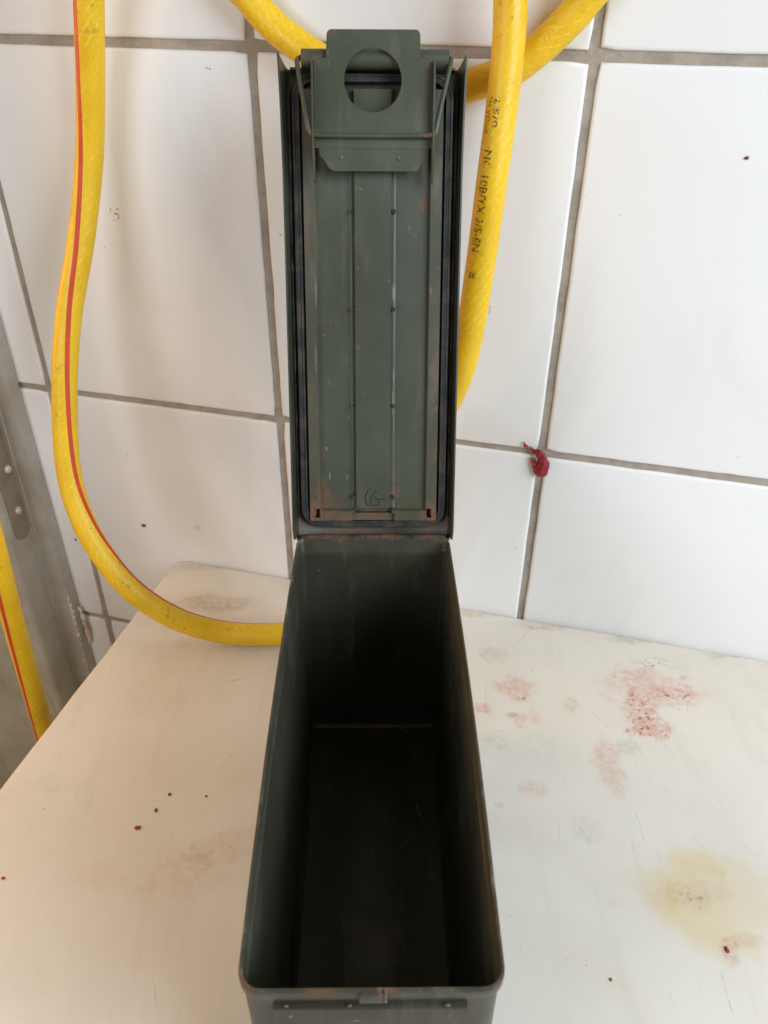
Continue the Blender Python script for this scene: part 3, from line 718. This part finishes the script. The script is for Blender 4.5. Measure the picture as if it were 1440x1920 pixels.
# print along the right-hand run: read downwards, letter tops to the right
def hidx(z):
    return min((i for i in range(len(hp)) if hpar[i] > 52 and hpar[i] < 61), key=lambda i: abs(hp[i].z - z))
def hose_text(body_, z0, z1, a0, height):
    cu = bpy.data.curves.new('print', 'FONT'); cu.body = body_; cu.size = 1; cu.resolution_u = 2; cu.offset = .006
    ob = bpy.data.objects.new('print', cu); COL.objects.link(ob)
    dg = bpy.context.evaluated_depsgraph_get(); me = bpy.data.meshes.new_from_object(ob.evaluated_get(dg))
    bpy.data.objects.remove(ob); bpy.data.curves.remove(cu)
    b = bmesh.new(); b.from_mesh(me); bpy.data.meshes.remove(me)
    bmesh.ops.triangulate(b, faces=b.faces[:])
    bmesh.ops.subdivide_edges(b, edges=[e for e in b.edges if e.calc_length() > .2], cuts=2)
    xs_ = [v.co.x for v in b.verts]; xa, xb = min(xs_), max(xs_); ya = max(v.co.y for v in b.verts)
    s0, s1 = hlen[hidx(z0)], hlen[hidx(z1)]
    for v in b.verts:
        s = s0 + (s1 - s0) * (v.co.x - xa) / (xb - xa)
        i = next(k for k in range(len(hlen) - 1) if hlen[k + 1] >= s); f = (s - hlen[i]) / (hlen[i + 1] - hlen[i])
        a = math.radians(a0) - v.co.y / ya * height / HR
        v.co = hpt(i, a, HR + .00018) * (1 - f) + hpt(i + 1, a, HR + .00018) * f
    o = build('print', b, M_INK, hose, 0); return o
hose_text('NC 10B/YX 3/5-EN', .3925, .3350, 44, .0053)
hose_text('##', .3235, .3165, 42, .0055)
hose_text('3H VOI-X', .4200, .3990, 58, .0032)
hose_text('2.5/0', .4200, .4060, 28, .0034)

# ------------------------------------------------------------------ small loose things
q = lambda du, dv, o: wp(.0205 + du * .001, .1615 + dv * .001, o)          # millimetres from the scrap's middle
scrap_pts = [q(-13.02, 16.17, .0015), q(-11.34, 13.23, .0022), q(-7.98, 12.25, .0012), q(-4.62, 9.80, .0018), q(-0.84, 9.31, .003), q(2.52, 4.90, .004), q(4.20, -1.47, .004), q(2.94, -7.35, .0035), q(-0.42, -4.90, .003), q(-2.94, -0.49, .003), q(-6.72, 3.43, .002)]
scrap = lump('meat_scrap', scrap_pts, [.0009, .0014, .0006, .0014, .0030, .0036, .0046, .0048, .0038, .0022, .0007], M_SCRAP, None, 5, (WN, .4), 18, .42, .0008, 620)
tag(scrap, 'shrivelled dark red scrap stuck to the wall at a tile joint crossing', 'food scrap')
def crumb(x, y, z, size, mat, label, cat='crumb', onwall=False):
    bm = bmesh.new(); bmesh.ops.create_icosphere(bm, subdivisions=2, radius=1)
    sd = R.uniform(0, 99)
    for v in bm.verts:
        k = 1 + .55 * noise.noise(v.co * 1.7 + Vector((sd, 0, 0)))
        p = Vector((v.co.x * size[0], v.co.y * size[1], v.co.z * size[2])) * k
        v.co = (Vector((x, y, z)) + WE * p.x - WN * (p.z + size[2] * .5) + Vector((0, 0, p.y))) if onwall else Vector((x + p.x, y + p.y, z + size[2] * .75 + p.z))
    tag(build('crumb', bm, mat, None, 0), label, cat, 'crumbs on counter and wall')
crumb(-.1596, .1897, 0, (.0021, .0013, .0007), M_SCRAP, 'dark red crumb on the counter left of the can')
crumb(-.1504, .2033, 0, (.0009, .0016, .0007), M_BRN, 'orange brown crumb just behind the dark red crumb on the counter')
crumb(-.1436, .2162, 0, (.0010, .0013, .0006), M_BRN, 'small brown crumb farthest back of the three crumbs left of the can')
crumb(-.2365, .1541, 0, (.0013, .0009, .0005), M_SCRAP, 'red crumb at the far left edge of the picture')
crumb(.2105, .1059, 0, (.0013, .0020, .0007), M_SCRAP, 'bright red crumb at the edge of the yellow stain')
crumb(.1371, .0897, 0, (.0009, .0010, .0004), M_BRN, 'tiny reddish crumb on bare marble right of the can front')
crumb(-.1175, .2148, 0, (.0008, .0007, .0004), M_BRN, 'tiny brown crumb closest to the left side of the can')
crumb(-.2231, .4983, .033, (.0022, .0018, .0009), M_BRN, 'dark brown crumb stuck on the white tile left of the can', onwall=True)
crumb(.2251, .3775, .3888, (.0014, .0010, .0006), M_BRN, 'small brown crumb stuck high on the right-hand tile', onwall=True)
for pts, lab in (([(.0138, .2671, .0118), (.0215, .2640, .0124), (.0295, .2569, .0106)], 'dry straw lying at the back of the can floor'),
                 ([(.0291, .2019, .0106), (.0305, .1930, .0112), (.0347, .1833, .0106)], 'short dry straw lying across the middle of the can floor'),
                 ([(.0172, .1659, .0124), (.0250, .1725, .0116), (.0347, .1800, .0108)], 'longer slanted dry straw nearest the can opening front')):
    p, _ = spline(pts, .0015); bm = bmesh.new(); tube(bm, p, .00024, 6)
    tag(build('straw', bm, M_STRAW, None, 60), lab, 'straw', 'straws in the can')
